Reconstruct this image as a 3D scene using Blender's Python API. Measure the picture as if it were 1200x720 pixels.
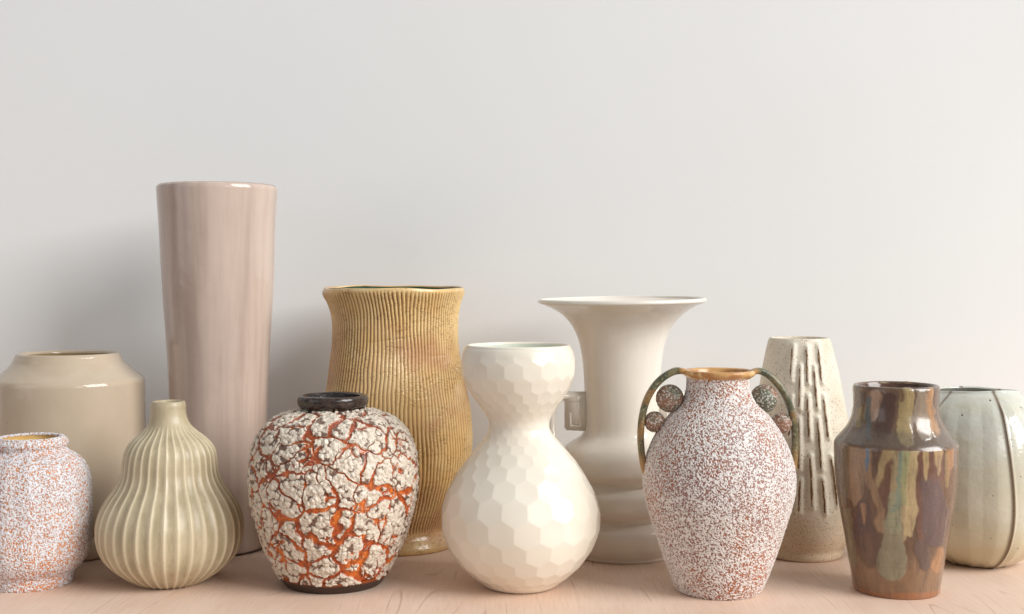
import bpy, bmesh, math, random
import numpy as np
from mathutils import Vector, Matrix

scene = bpy.context.scene
for o in list(bpy.data.objects):
    bpy.data.objects.remove(o)

# ------------------------------------------------------------------ camera
CAM_H = 0.302          # camera height above the table, metres
FOC = 1450.0           # focal length in photograph pixels (1200 wide)
HOR = 325.0            # photograph row of the horizon
cam_d = bpy.data.cameras.new('camera')
cam_d.lens = FOC / 1200 * 36
cam_d.sensor_width = 36
cam_d.shift_y = -(360 - HOR) / 1200
cam_d.clip_start = 0.02
cam_d.clip_end = 60
cam = bpy.data.objects.new('camera', cam_d)
cam.location = (0, 0, CAM_H)
cam.rotation_euler = (math.radians(90), 0, 0)
scene.collection.objects.link(cam)
scene.camera = cam

# ------------------------------------------------------------------ light
world = bpy.data.worlds.new('World')
scene.world = world
world.use_nodes = True
bg = world.node_tree.nodes['Background']
bg.inputs[0].default_value = (0.93, 0.96, 1.0, 1)
bg.inputs[1].default_value = 0.27


def area(name, loc, target, sx, sy, power, color):
    d = bpy.data.lights.new(name, 'AREA')
    d.shape = 'RECTANGLE'
    d.size, d.size_y = sx, sy
    d.energy = power
    d.color = color
    o = bpy.data.objects.new(name, d)
    o.location = loc
    v = Vector(target) - Vector(loc)
    o.rotation_euler = v.to_track_quat('-Z', 'Y').to_euler()
    scene.collection.objects.link(o)
    return o


area('window_light', (5.75, -2.0, 3.7), (0.0, 1.3, 0.2), 4.8, 4.0, 740, (1.0, 0.998, 0.988))
area('front_window_light', (1.5, -1.6, 1.3), (0.0, 1.3, 0.2), 0.7, 0.9, 7, (1.0, 0.98, 0.95))
area('room_light', (-3.2, -0.7, 1.25), (0.0, 1.4, 0.4), 2.2, 2.6, 17, (0.97, 0.97, 1.0))

scene.view_settings.view_transform = 'Standard'
scene.view_settings.look = 'None'
scene.view_settings.exposure = -0.09
scene.view_settings.gamma = 1.0
scene.render.engine = 'CYCLES'
scene.cycles.max_bounces = 8
scene.cycles.diffuse_bounces = 5
scene.cycles.glossy_bounces = 4
scene.render.resolution_x = 1024
scene.render.resolution_y = 614


# ------------------------------------------------------------------ helpers
def S(r, g, b):
    """sRGB 0..255 to linear rgba"""
    def f(c):
        c /= 255.0
        return c / 12.92 if c <= 0.04045 else ((c + 0.055) / 1.055) ** 2.4
    return (f(r), f(g), f(b), 1.0)


class NT:
    """small helper for node materials"""
    def __init__(self, name, rough=0.5, spec=0.5, coat=0.0, coat_rough=0.1, ior=1.5):
        self.m = bpy.data.materials.new(name)
        self.m.use_nodes = True
        self.t = self.m.node_tree
        self.b = self.t.nodes['Principled BSDF']
        self.out = self.t.nodes['Material Output']
        self.b.inputs['Roughness'].default_value = rough
        self.b.inputs['Specular IOR Level'].default_value = spec
        self.b.inputs['Coat Weight'].default_value = coat
        self.b.inputs['Coat Roughness'].default_value = coat_rough

    def n(self, typ, **kw):
        nd = self.t.nodes.new(typ)
        for k, v in kw.items():
            setattr(nd, k, v)
        return nd

    def put(self, sock, v):
        if isinstance(v, bpy.types.NodeSocket):
            self.t.links.new(v, sock)
        else:
            sock.default_value = v

    def obj(self):
        return self.n('ShaderNodeTexCoord').outputs['Object']

    def attr(self, name, out='Vector'):
        a = self.n('ShaderNodeAttribute')
        a.attribute_name = name
        return a.outputs[out]

    def scale(self, v, s):
        m = self.n('ShaderNodeMapping')
        self.put(m.inputs['Vector'], v)
        m.inputs['Scale'].default_value = s
        return m.outputs[0]

    def noise(self, v, scale, detail=2, rough=0.5, dist=0.0, out='Fac'):
        nd = self.n('ShaderNodeTexNoise')
        self.put(nd.inputs['Vector'], v)
        self.put(nd.inputs['Scale'], scale)
        nd.inputs['Detail'].default_value = detail
        nd.inputs['Roughness'].default_value = rough
        nd.inputs['Distortion'].default_value = dist
        return nd.outputs[out]

    def voro(self, v, scale, feature='F1', rand=1.0, out='Distance', smooth=None):
        nd = self.n('ShaderNodeTexVoronoi')
        nd.feature = feature
        self.put(nd.inputs['Vector'], v)
        nd.inputs['Scale'].default_value = scale
        nd.inputs['Randomness'].default_value = rand
        if smooth is not None:
            nd.inputs['Smoothness'].default_value = smooth
        return nd.outputs[out]

    def math(self, op, a, b=0.0, c=None, clamp=False):
        nd = self.n('ShaderNodeMath')
        nd.operation = op
        nd.use_clamp = clamp
        self.put(nd.inputs[0], a)
        self.put(nd.inputs[1], b)
        if c is not None:
            self.put(nd.inputs[2], c)
        return nd.outputs[0]

    def vmath(self, op, a, b):
        nd = self.n('ShaderNodeVectorMath')
        nd.operation = op
        self.put(nd.inputs[0], a)
        self.put(nd.inputs[1], b)
        return nd.outputs[0]

    def sep(self, v, axis):
        nd = self.n('ShaderNodeSeparateXYZ')
        self.put(nd.inputs[0], v)
        return nd.outputs[axis]

    def step(self, v, lo, hi, a=0.0, b=1.0, smooth=True):
        nd = self.n('ShaderNodeMapRange')
        nd.interpolation_type = 'SMOOTHSTEP' if smooth else 'LINEAR'
        self.put(nd.inputs['Value'], v)
        self.put(nd.inputs['From Min'], lo)
        self.put(nd.inputs['From Max'], hi)
        self.put(nd.inputs['To Min'], a)
        self.put(nd.inputs['To Max'], b)
        return nd.outputs['Result']

    def mix(self, f, a, b, mode='MIX'):
        nd = self.n('ShaderNodeMix')
        nd.data_type = 'RGBA'
        nd.blend_type = mode
        self.put(nd.inputs['Factor'], f)
        self.put(nd.inputs['A'] if False else nd.inputs[6], a)
        self.put(nd.inputs[7], b)
        return nd.outputs[2]

    def warp(self, v, scale, amount):
        c = self.noise(v, scale, 2, 0.5, 0, 'Color')
        c = self.vmath('SUBTRACT', c, (0.5, 0.5, 0.5))
        c = self.vmath('MULTIPLY', c, (amount, amount, amount))
        return self.vmath('ADD', v, c)

    def color(self, v):
        self.put(self.b.inputs['Base Color'], v)

    def rough(self, v):
        self.put(self.b.inputs['Roughness'], v)

    def bump(self, h, dist, strength=1.0, coat=False):
        nd = self.n('ShaderNodeBump')
        nd.inputs['Distance'].default_value = dist
        nd.inputs['Strength'].default_value = strength
        self.put(nd.inputs['Height'], h)
        self.t.links.new(nd.outputs[0], self.b.inputs['Normal'])
        if coat:
            self.t.links.new(nd.outputs[0], self.b.inputs['Coat Normal'])
        return nd.outputs[0]

    def displace(self, h, scale, mid=0.0):
        nd = self.n('ShaderNodeDisplacement')
        nd.inputs['Scale'].default_value = scale
        nd.inputs['Midlevel'].default_value = mid
        self.put(nd.inputs['Height'], h)
        self.t.links.new(nd.outputs[0], self.out.inputs['Displacement'])
        self.m.displacement_method = 'BOTH'


def grid_mesh(name, P, mat, parent, rest=None, attrs=None, colors=None, cap0=False, cap1=False):
    """P: rows x segs x 3, closed round the segs"""
    R, Sg = P.shape[:2]
    me = bpy.data.meshes.new(name)
    V = P.reshape(-1, 3).astype(np.float32)
    i = np.arange(R - 1)[:, None] * Sg
    j = np.arange(Sg)[None, :]
    j2 = (j + 1) % Sg
    q = np.stack([i + j, i + Sg + j, i + Sg + j2, i + j2], -1).reshape(-1, 4)
    loops = q.reshape(-1)
    starts = np.arange(len(q)) * 4
    if cap0:
        starts = np.append(starts, len(loops)); loops = np.append(loops, np.arange(Sg))
    if cap1:
        starts = np.append(starts, len(loops)); loops = np.append(loops, (R - 1) * Sg + np.arange(Sg)[::-1])
    me.vertices.add(len(V))
    me.vertices.foreach_set('co', V.ravel())
    me.loops.add(len(loops))
    me.loops.foreach_set('vertex_index', loops.astype(np.int32))
    me.polygons.add(len(starts))
    me.polygons.foreach_set('loop_start', starts.astype(np.int32))
    me.update(calc_edges=True)
    me.polygons.foreach_set('use_smooth', np.ones(len(starts), bool))
    if rest is not None:
        a = me.attributes.new('rest', 'FLOAT_VECTOR', 'POINT')
        a.data.foreach_set('vector', rest.reshape(-1, 3).astype(np.float32).ravel())
    for k, v in (attrs or {}).items():
        a = me.attributes.new(k, 'FLOAT', 'POINT')
        a.data.foreach_set('value', v.astype(np.float32).ravel())
    for k, v in (colors or {}).items():
        a = me.attributes.new(k, 'FLOAT_COLOR', 'POINT')
        c = np.ones((len(V), 4), np.float32); c[:, :3] = v.reshape(-1, 3)
        a.data.foreach_set('color', c.ravel())
    me.validate()
    me.materials.append(mat)
    o = bpy.data.objects.new(name, me)
    scene.collection.objects.link(o)
    if parent is not None:
        o.parent = parent
    return o


def spline(pts, n):
    """centripetal Catmull-Rom through pts (k x m), broken where the same point is given twice; resampled evenly"""
    pts = [tuple(p) for p in pts]
    runs, cur = [], [pts[0]]
    for a, b in zip(pts, pts[1:]):
        if a == b:
            runs.append(cur); cur = [b]
        else:
            cur.append(b)
    runs.append(cur)
    out = []
    for run in runs:
        p = np.array(run, float)
        if len(p) < 2:
            continue
        if len(p) == 2:
            t = np.linspace(0, 1, 40)[:, None]
            out.append(p[0] * (1 - t) + p[1] * t); continue
        p = np.vstack([2 * p[0] - p[1], p, 2 * p[-1] - p[-2]])
        for k in range(1, len(p) - 2):
            p0, p1, p2, p3 = p[k - 1:k + 3]
            t0 = 0; t1 = t0 + max(np.linalg.norm(p1 - p0), 1e-9) ** .5
            t2 = t1 + max(np.linalg.norm(p2 - p1), 1e-9) ** .5; t3 = t2 + max(np.linalg.norm(p3 - p2), 1e-9) ** .5
            t = np.linspace(t1, t2, 24)[:, None]
            A1 = (t1 - t) / (t1 - t0) * p0 + (t - t0) / (t1 - t0) * p1
            A2 = (t2 - t) / (t2 - t1) * p1 + (t - t1) / (t2 - t1) * p2
            A3 = (t3 - t) / (t3 - t2) * p2 + (t - t2) / (t3 - t2) * p3
            B1 = (t2 - t) / (t2 - t0) * A1 + (t - t0) / (t2 - t0) * A2
            B2 = (t3 - t) / (t3 - t1) * A2 + (t - t1) / (t3 - t1) * A3
            out.append((t2 - t) / (t2 - t1) * B1 + (t - t1) / (t2 - t1) * B2)
    q = np.vstack(out)
    d = np.r_[0, np.cumsum(np.linalg.norm(np.diff(q, axis=0), axis=1))]
    s = np.linspace(0, d[-1], n)
    return np.stack([np.interp(s, d, q[:, c]) for c in range(q.shape[1])], 1), s


class Vase:
    """A thrown vessel. Its size is measured on the photograph (pixels) and turned into metres with
    the scale at its own distance; its base stands on the table at (X, D)."""
    def __init__(self, name, label, cx, D, cat='vase', group=None):
        self.cx, self.D = cx, D
        self.k = D / FOC
        self.X = (cx - 600) * self.k
        e = bpy.data.objects.new(name, None)
        e.empty_display_size = 0.03
        e.location = (self.X, D, 0.0003)
        e['label'] = label
        e['category'] = cat
        if group:
            e['group'] = group
        scene.collection.objects.link(e)
        self.e = e

    def z(self, y):
        return CAM_H - (y - HOR) * self.k

    def prof(self, pts):
        """(y, r[, cx]) pixels -> (r, z, dx) metres"""
        o = []
        for p in pts:
            c = p[2] if len(p) > 2 else self.cx
            o.append((p[1] * self.k, self.z(p[0]), (c - self.cx) * self.k))
        return o

    def photo(self, P):
        """local points -> photograph pixels"""
        X = P[..., 0] + self.X; Y = P[..., 1] + self.D; Z = P[..., 2]
        return 600 + FOC * X / Y, HOR + FOC * (CAM_H - Z) / Y

    def on(self, px, py, prof_rows):
        """pixel -> (theta, z, r, dx) on the front of the surface"""
        r_ = prof_rows[:, 0]; z_ = prof_rows[:, 1]; d_ = prof_rows[:, 2]
        o = np.argsort(z_)
        dep = self.D
        th = 0
        for _ in range(12):
            z = CAM_H - (py - HOR) * dep / FOC
            r = np.interp(z, z_[o], r_[o]); dx = np.interp(z, z_[o], d_[o])
            s = ((px - 600) * dep / FOC - self.X - dx) / r
            s = max(-0.999, min(0.999, s))
            th = math.asin(s)
            dep = self.D - r * math.cos(th)
        return th, z, r, dx

    def shell(self, name, prof, segs, rows, mat, fn=None, cap0=False, cap1=False, post=None, rest=True):
        q, s = spline(prof, rows)
        r, z, dx = q[:, 0], q[:, 1], q[:, 2]
        th = (np.arange(segs) / segs) * 2 * math.pi - math.pi   # theta 0 faces the camera
        T, Rr = np.meshgrid(th, r)
        Z = np.repeat(z[:, None], segs, 1)
        DX = np.repeat(dx[:, None], segs, 1)
        Sx = np.repeat(s[:, None], segs, 1)
        P = np.stack([Rr * np.sin(T) + DX, -Rr * np.cos(T), Z], -1)
        rest_P = P.copy()
        attrs, cols = {}, {}
        if fn:
            dr = np.gradient(r, s); dz = np.gradient(z, s)
            L = np.hypot(dr, dz) + 1e-12
            nr = (-dz / L)[:, None]; nz = (dr / L)[:, None]   # outward when the profile runs top to bottom
            N = np.stack([nr * np.sin(T), -nr * np.cos(T), np.repeat(nz, segs, 1)], -1)
            res = fn(T, Sx, Rr, Z, P)
            if isinstance(res, tuple):
                disp, attrs, cols = (list(res) + [{}, {}])[:3]
            else:
                disp = res
            if disp is not None:
                P = P + N * disp[..., None]
        if post:
            P = post(P, T, Z)
        self.rows = q
        return grid_mesh(name, P, mat, self.e, rest_P if rest else None, attrs, cols, cap0, cap1)

    def with_lip(self, prof, th):
        """puts a rounded lip of thickness th (m) on top of an outer profile running top to bottom"""
        r0, z0, d0 = prof[0]
        lip = []
        for a in (180, 150, 120, 90, 60, 30):
            lip.append((r0 - th / 2 + th / 2 * math.cos(math.radians(a)), z0 + th / 2 * math.sin(math.radians(a)), d0))
        return lip + list(prof)

    def foot_end(self, prof, rim=0.004, up=0.0022):
        """closes the underside: foot ring touching the table and a recessed disc"""
        r, _, d = prof[-1]
        p = list(prof[:-1])
        p.append((r, 0.0, d)); p.append((r, 0.0, d))
        p.append((r - rim, 0.0, d)); p.append((r - rim, 0.0, d))
        p.append((r - rim - 0.0015, up, d)); p.append((r - rim - 0.0015, up, d))
        p.append((0.0015, up, d))
        return p

    def lining(self, prof, th, mat, segs=96, rows=40, name='lining', post=None):
        """inside surface, from just inside the lip to the floor"""
        r0 = prof[0][0] - th
        pts = [(r0, prof[0][1], prof[0][2])]
        for r, z, d in prof[1:]:
            if z < 0.009 or z > prof[0][1] - 0.004:
                continue
            pts.append((max(r - th * 1.6, 0.006), z, d))
        last = pts[-1]
        pts.append((last[0] * 0.8, 0.006, last[2])); pts.append((0.001, 0.006, last[2]))
        # de-duplicate
        q = [pts[0]]
        for p in pts[1:]:
            if p != q[-1]:
                q.append(p)
        q2, _ = spline(q, rows)
        th_ = (np.arange(segs) / segs) * 2 * math.pi - math.pi
        T, R_ = np.meshgrid(th_, q2[:, 0])
        Z = np.repeat(q2[:, 1][:, None], segs, 1); DX = np.repeat(q2[:, 2][:, None], segs, 1)
        P = np.stack([R_ * np.sin(T) + DX, -R_ * np.cos(T), Z], -1)
        if post:
            P = post(P, T, Z)
        return grid_mesh(name, P[::-1], mat, self.e, None, cap0=True)


# value noise in numpy, for shapes (3D lattice)
rng = np.random.RandomState(7)
_LAT = rng.rand(64, 64, 64).astype(np.float32)


def vnoise(P, scale, off=0.0):
    q = P * scale + off + 1000.0
    i = np.floor(q).astype(int); f = q - i
    f = f * f * (3 - 2 * f)
    def L(a, b, c):
        return _LAT[(i[..., 0] + a) % 64, (i[..., 1] + b) % 64, (i[..., 2] + c) % 64]
    x, y, z = f[..., 0], f[..., 1], f[..., 2]
    r = 0
    for a in (0, 1):
        for b in (0, 1):
            for c in (0, 1):
                r = r + L(a, b, c) * (x if a else 1 - x) * (y if b else 1 - y) * (z if c else 1 - z)
    return r - 0.5


def sstep(x, a, b):
    t = np.clip((x - a) / (b - a), 0, 1)
    return t * t * (3 - 2 * t)


def box_mesh(name, x0, x1, y0, y1, z0, z1, mat, bevel=0.0):
    bm = bmesh.new()
    bmesh.ops.create_cube(bm, size=1)
    for v in bm.verts:
        v.co = Vector(((v.co.x + .5) * (x1 - x0) + x0, (v.co.y + .5) * (y1 - y0) + y0, (v.co.z + .5) * (z1 - z0) + z0))
    if bevel:
        bmesh.ops.bevel(bm, geom=list(bm.edges), offset=bevel, segments=2, affect='EDGES')
    me = bpy.data.meshes.new(name)
    bm.to_mesh(me); bm.free()
    me.materials.append(mat)
    o = bpy.data.objects.new(name, me)
    scene.collection.objects.link(o)
    return o


# ------------------------------------------------------------------ setting
WALL_Y = 1.53
m = NT('white_wall_paint', rough=0.85, spec=0.25)
c = m.obj()
big = m.noise(c, 1.6, 3, 0.5)
m.color(m.mix(m.step(big, 0.3, 0.7), (0.795, 0.795, 0.783, 1), (0.815, 0.82, 0.81, 1)))
m.bump(m.math('ADD', m.noise(c, 200, 3, 0.6), m.math('MULTIPLY', m.noise(c, 7, 2), 2.0)), 0.0003, 0.12)
wall_mat = m.m
wall = box_mesh('wall', -3.2, 3.2, WALL_Y, WALL_Y + 0.1, -0.9, 3.2, wall_mat)
wall['kind'] = 'structure'

m = NT('birch_plywood', rough=0.5, spec=0.35)
c = m.obj()
g = m.warp(m.scale(c, (1, 0.13, 1)), 9.0, 0.03)
n1 = m.noise(g, 10.0, 1.2, 0.4)
ph = m.math('FRACT', m.math('MULTIPLY', n1, 15.0))
ld = m.math('ABSOLUTE', m.math('SUBTRACT', ph, 0.5))
wide = m.step(ld, 0.0, 0.5)
fine_mask = m.step(m.noise(m.scale(c, (1, .5, 1)), 17, 2), 0.44, 0.62)
thin = m.math('MULTIPLY', m.step(ld, 0.0, 0.055, 1.0, 0.0), fine_mask)
fib = m.noise(m.scale(c, (1, 0.06, 1)), 420, 3, 0.6)
blot = m.noise(m.scale(c, (1, 0.5, 1)), 9, 3, 0.55)
col = m.mix(m.step(blot, 0.3, 0.7), S(230, 200, 178), S(240, 216, 198))
col = m.mix(m.math('MULTIPLY', wide, 0.12), col, S(224, 190, 166))
col = m.mix(m.step(fib, 0.35, 0.75, 0.0, 0.24), col, S(205, 168, 142))
col = m.mix(m.math('MULTIPLY', thin, 0.42), col, S(160, 118, 92))
m.color(col)
m.rough(m.step(fib, 0.2, 0.8, 0.42, 0.58))
m.bump(m.math('SUBTRACT', fib, thin), 0.0003, 0.25)
table = box_mesh('tabletop', -1.9, 1.9, 0.78, WALL_Y - 0.002, -0.035, 0.0, m.m, 0.002)
table['kind'] = 'structure'


# ------------------------------------------------------------------ glazes
def gloss_glaze(name, a, b, streak=0.5, rough=0.12, scale=30, sp=None, bumpy=0.0004, coat=0.0, zstretch=0.12):
    m = NT(name, rough=rough, spec=0.5, coat=coat, coat_rough=0.06)
    c = m.obj()
    st = m.noise(m.scale(c, (1, 1, zstretch)), scale, 4, 0.55)
    cl = m.noise(c, scale * 0.7, 3, 0.55)
    f = m.math('ADD', m.math('MULTIPLY', st, streak), m.math('MULTIPLY', cl, 1 - streak))
    col = m.mix(m.step(f, 0.34, 0.66), a, b)
    if sp:
        v = m.voro(c, sp[1], 'F1')
        vc = m.voro(c, sp[1], 'F1', out='Color')
        keep = m.step(m.sep(vc, 0), sp[2], sp[2] + 0.01)
        size = m.math('MULTIPLY', m.sep(vc, 1), sp[3])
        dot = m.math('MULTIPLY', m.step(v, m.math('MULTIPLY', size, 0.6), size, 1.0, 0.0), keep)
        col = m.mix(m.math('MULTIPLY', dot, 0.85), col, sp[0])
    m.color(col)
    m.bump(m.math('ADD', m.noise(c, 55, 2, 0.5), m.math('MULTIPLY', m.noise(c, 420, 2, 0.5), 0.12)), bumpy, 1.0)
    return m


# ================================================================== vases
# ---- tall pink-taupe cylinder vase
v = Vase('vase', 'tall tapering cylinder vase in streaked glossy pinkish taupe glaze, the tallest of all', 255, 1.381)
m = gloss_glaze('pink_taupe_glaze', S(178, 157, 145), S(204, 184, 170), streak=0.9, rough=0.12, scale=42, zstretch=0.035, bumpy=0.0005)
pr = v.prof([(220.5, 69.5, 254.8), (228, 69.3, 254.8), (260, 67.6, 255), (320, 64.6, 255.6), (380, 61, 256), (440, 57.6, 256.5),
             (500, 55.8, 256.5), (560, 54.8, 256.3), (610, 54.6, 256), (636, 55, 256), (640, 54.6, 256), (642.6, 53.6, 256)])
body = v.shell('body', v.foot_end(v.with_lip(pr, 0.0048)), 192, 120, m.m,
               fn=lambda T, s, r, z, P: vnoise(P, 14) * 0.0012)
v.lining(pr, 0.0048, m.m)
m = NT('dark_unglazed_clay', rough=0.8)
m.color(m.mix(m.noise(m.obj(), 200, 2), S(70, 52, 42), S(96, 74, 58)))
dark_clay = m.m
q = [(0.0, 0, 0)]
fr = v.prof([(640.6, 54.9, 256), (642.0, 54.6, 256)])
v.shell('foot_ring', [(fr[0][0], 0.0022, fr[0][2]), (fr[0][0] + .0002, 0.0012, fr[0][2]), (fr[0][0] - .0008, 0.0001, fr[0][2])], 128, 6, dark_clay)

# ---- sand coloured shouldered vase
v = Vase('vase', 'wide straight sided sand coloured glossy vase with sloping shoulder, partly behind the gourd shaped one', 82, 1.366)
m = gloss_glaze('sand_glaze', S(188, 170, 147), S(199, 182, 160), streak=0.4, rough=0.07, scale=16, bumpy=0.0003,
                sp=(S(120, 95, 70), 120, 0.93, 0.10))
pr = v.prof([(417, 58.5, 80), (420, 60.2, 80), (424, 62.0, 80.2), (429, 66.2, 80.6), (434, 71.6, 81), (439, 77.6, 81.6), (441.5, 80.8, 82), (441.5, 80.8, 82), (442.6, 82.2), (444.6, 83.8), (448, 84.9), (448, 84.9), (465, 85.2),
             (520, 85.2), (570, 85), (598, 84), (608, 81), (614, 76), (618, 70.5), (618, 70.5), (620, 70.5), (623, 73.2), (627, 74.4), (636, 74), (642, 71.8), (645.4, 67)])
v.shell('body', v.foot_end(v.with_lip(pr, 0.006)), 200, 190, m.m, fn=lambda T, s, r, z, P: vnoise(P, 11) * 0.0009)
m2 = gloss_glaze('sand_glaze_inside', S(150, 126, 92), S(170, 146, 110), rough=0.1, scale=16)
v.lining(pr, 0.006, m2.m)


# ---- flecked glazes (white worm-like grains over a rusty ground)
def fleck_glaze(name, ground_a, ground_b, white, scale, thr, disp, patch=18, neck=False):
    m = NT(name, rough=0.55, spec=0.4)
    c = m.attr('rest')
    cw = m.warp(c, scale * 0.5, 0.0015)
    n1 = m.noise(cw, scale, 1.0, 0.4, 0.6)
    # grains grow denser and thinner from patch to patch
    pn = m.noise(c, patch, 3, 0.6)
    t = m.math('ADD', thr, m.math('MULTIPLY', m.math('SUBTRACT', pn, 0.5), 0.20))
    g = m.step(n1, m.math('SUBTRACT', t, 0.035), m.math('ADD', t, 0.045))
    cv = m.warp(c, scale * .5, 0.0012)
    big = m.voro(cv, scale * 0.36, 'F1')
    vc = m.voro(cv, scale * 0.36, 'F1', out='Color')
    blob = m.math('MULTIPLY', m.step(big, 0.26, 0.38, 1.0, 0.0), m.step(m.sep(vc, 0), 0.70, 0.74))
    g = m.math('MAXIMUM', g, blob)
    gc = m.mix(m.step(m.noise(c, patch * 0.8, 3, 0.6), 0.40, 0.60), ground_a, ground_b)
    if neck:
        up = m.step(m.math('ADD', m.sep(c, 2), m.math('MULTIPLY', m.noise(c, 40, 3), 0.03)), 0.205, 0.232)
        gc = m.mix(up, gc, S(206, 134, 84))
    fine = m.noise(c, 900, 2)
    gc = m.mix(m.step(fine, 0.3, 0.8, 0, 0.22), gc, S(95, 62, 50))
    wc = m.mix(m.step(m.noise(c, 300, 2), 0.35, 0.65, 0, 0.6), white, S(214, 206, 200))
    m.color(m.mix(g, gc, wc))
    m.rough(m.step(g, 0, 1, 0.6, 0.42))
    h = m.math('ADD', g, m.math('MULTIPLY', m.step(n1, t, 0.85), 0.8))
    m.displace(h, disp, 0.3)
    return m


# ---- small flecked jar at the left edge
v = Vase('jar', 'short rounded jar with orange and white flecked rough glaze, cut by the left edge', 36, 1.222)
m = fleck_glaze('orange_fleck_glaze', S(202, 146, 118), S(222, 146, 92), S(228, 230, 236), 640, 0.445, 0.0007)
pr = v.prof([(514.5, 37), (516.5, 40.2), (520, 41), (523, 39.5), (526, 38.6), (529, 41), (533, 46.5), (539, 55), (547, 60.8), (558, 65), (573, 67.2), (600, 67.6),
             (625, 67.4), (642, 66), (653, 62.5), (661, 57.5), (666.5, 52), (670, 48.8), (675, 47.6), (680, 47.2), (683.5, 46)])


def lobes(T, s, r, z, P):
    w = sstep(z, v.z(672), v.z(640)) * (1 - sstep(z, v.z(535), v.z(526)))
    return (np.cos(T * 16 + 1.0)) * 0.0005 * w + vnoise(P, 30) * 0.0007


v.shell('body', v.foot_end(v.with_lip(pr, 0.0035)), 420, 210, m.m, fn=lobes)
m = gloss_glaze('yellow_glaze_inside', S(214, 168, 96), S(228, 190, 126), rough=0.2, scale=60)
v.lining(pr, 0.0035, m.m)

# ---- fluted gourd vase
v = Vase('vase', 'gourd shaped vase in pale khaki glaze with fine vertical flutes and a narrow neck', 199.5, 1.226)
NF = 34


def flutes(T, s, r, z, P):
    wob = vnoise(P, 14) * 0.07
    a = (T + wob * 0.35) * NF / 2
    c = np.abs(np.sin(a))
    ridge = (1 - c) ** 1.25           # 1 on the ridge
    w = 1 - sstep(z, v.z(507), v.z(493))
    amp = r * 0.024 * w
    d = (ridge - 0.25) * amp + vnoise(P, 22) * 0.0006
    return d, {'ridge': ridge * w}


m = NT('khaki_flute_glaze', rough=0.42, spec=0.45, coat=0.12, coat_rough=0.25)
c = m.obj()
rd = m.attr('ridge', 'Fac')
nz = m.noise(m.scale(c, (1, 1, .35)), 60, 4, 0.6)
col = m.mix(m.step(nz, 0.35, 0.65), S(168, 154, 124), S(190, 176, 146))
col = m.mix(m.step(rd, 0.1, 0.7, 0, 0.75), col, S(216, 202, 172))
mott = m.noise(c, 500, 3, 0.6)
col = m.mix(m.step(mott, 0.55, 0.75, 0, 0.25), col, S(140, 126, 92))
m.color(col)
m.bump(m.noise(c, 350, 3), 0.0002, 0.6)
gm = m.m
pr = v.prof([(472, 19.2, 197.3), (475, 20.0, 197.3), (482, 20.1, 197.3), (489, 20.9, 197.6), (496, 23.2, 198), (501, 26.5, 198.2), (507, 32, 198.4), (514, 40.5, 198.8), (521, 47, 199.2), (529, 51, 199.6),
             (540, 53.2, 199.4), (553, 54.6, 199.4), (562, 57.5), (571, 62.5), (583, 71), (596, 78), (610, 82.2), (622, 83), (634, 81.8), (646, 77.6), (656, 71),
             (666, 60.5), (674, 50), (679.5, 41), (682.6, 35)])
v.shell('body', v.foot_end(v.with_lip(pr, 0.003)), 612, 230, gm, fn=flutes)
v.lining(pr, 0.003, gm)

# ---- crackle jar
v = Vase('jar', 'round jar with lumpy white crackle crust over bright orange and a dark brown lip', 391, 1.2235)
m = NT('crackle_crust_glaze', rough=0.4, spec=0.5)
c = m.attr('rest')
cw = m.warp(m.warp(c, 26, 0.022), 90, 0.011)
cw = m.warp(cw, 230, 0.003)
e = m.voro(cw, 34, 'DISTANCE_TO_EDGE')
pn = m.noise(c, 22, 2, 0.5)
wid = m.step(pn, 0.38, 0.62, 0.016, 0.078, smooth=False)
wid = m.math('SUBTRACT', wid, m.step(m.sep(c, 2), v.z(590), v.z(500), 0.0, 0.012))
isl = m.step(e, m.math('SUBTRACT', wid, 0.02), m.math('ADD', wid, 0.04))
e2 = m.voro(m.warp(c, 60, 0.014), 62, 'DISTANCE_TO_EDGE')
w2 = m.step(m.noise(c, 30, 2, 0.5, 0), 0.48, 0.68, -0.06, 0.065, smooth=False)
isl2 = m.step(e2, m.math('SUBTRACT', w2, 0.04), m.math('ADD', w2, 0.05))
isl = m.math('MULTIPLY', isl, isl2)
# popcorn lumps
cl = m.warp(c, 140, 0.004)
lump = m.voro(cl, 190, 'SMOOTH_F1', smooth=0.35)
lumpf = m.voro(cl, 190, 'F1')
lump2 = m.voro(c, 380, 'SMOOTH_F1', smooth=0.5)
dome = m.step(lump, 0.0, 0.62, 1.0, 0.0)
holes = m.math('MULTIPLY', m.step(lumpf, 0.54, 0.66), m.step(m.noise(c, 110, 2), 0.44, 0.56))
z = m.sep(c, 2)
zr = m.step(z, v.z(690), v.z(480))
h = m.math('MULTIPLY', isl, m.math('ADD', 0.75, m.math('ADD', m.math('MULTIPLY', dome, 0.60), m.math('MULTIPLY', m.step(lump2, 0, .7, 1, 0), 0.22))))
h = m.math('SUBTRACT', h, m.math('MULTIPLY', holes, 0.20))
orange = m.mix(m.step(m.noise(c, 50, 3), 0.35, 0.6), S(212, 112, 38), S(182, 82, 34))
orange = m.mix(m.step(m.math('ADD', zr, m.math('MULTIPLY', m.noise(c, 26, 3), 0.6)), 0.95, 1.35), orange, S(164, 86, 56))
edge = m.step(isl, 0.05, 0.9)
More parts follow.
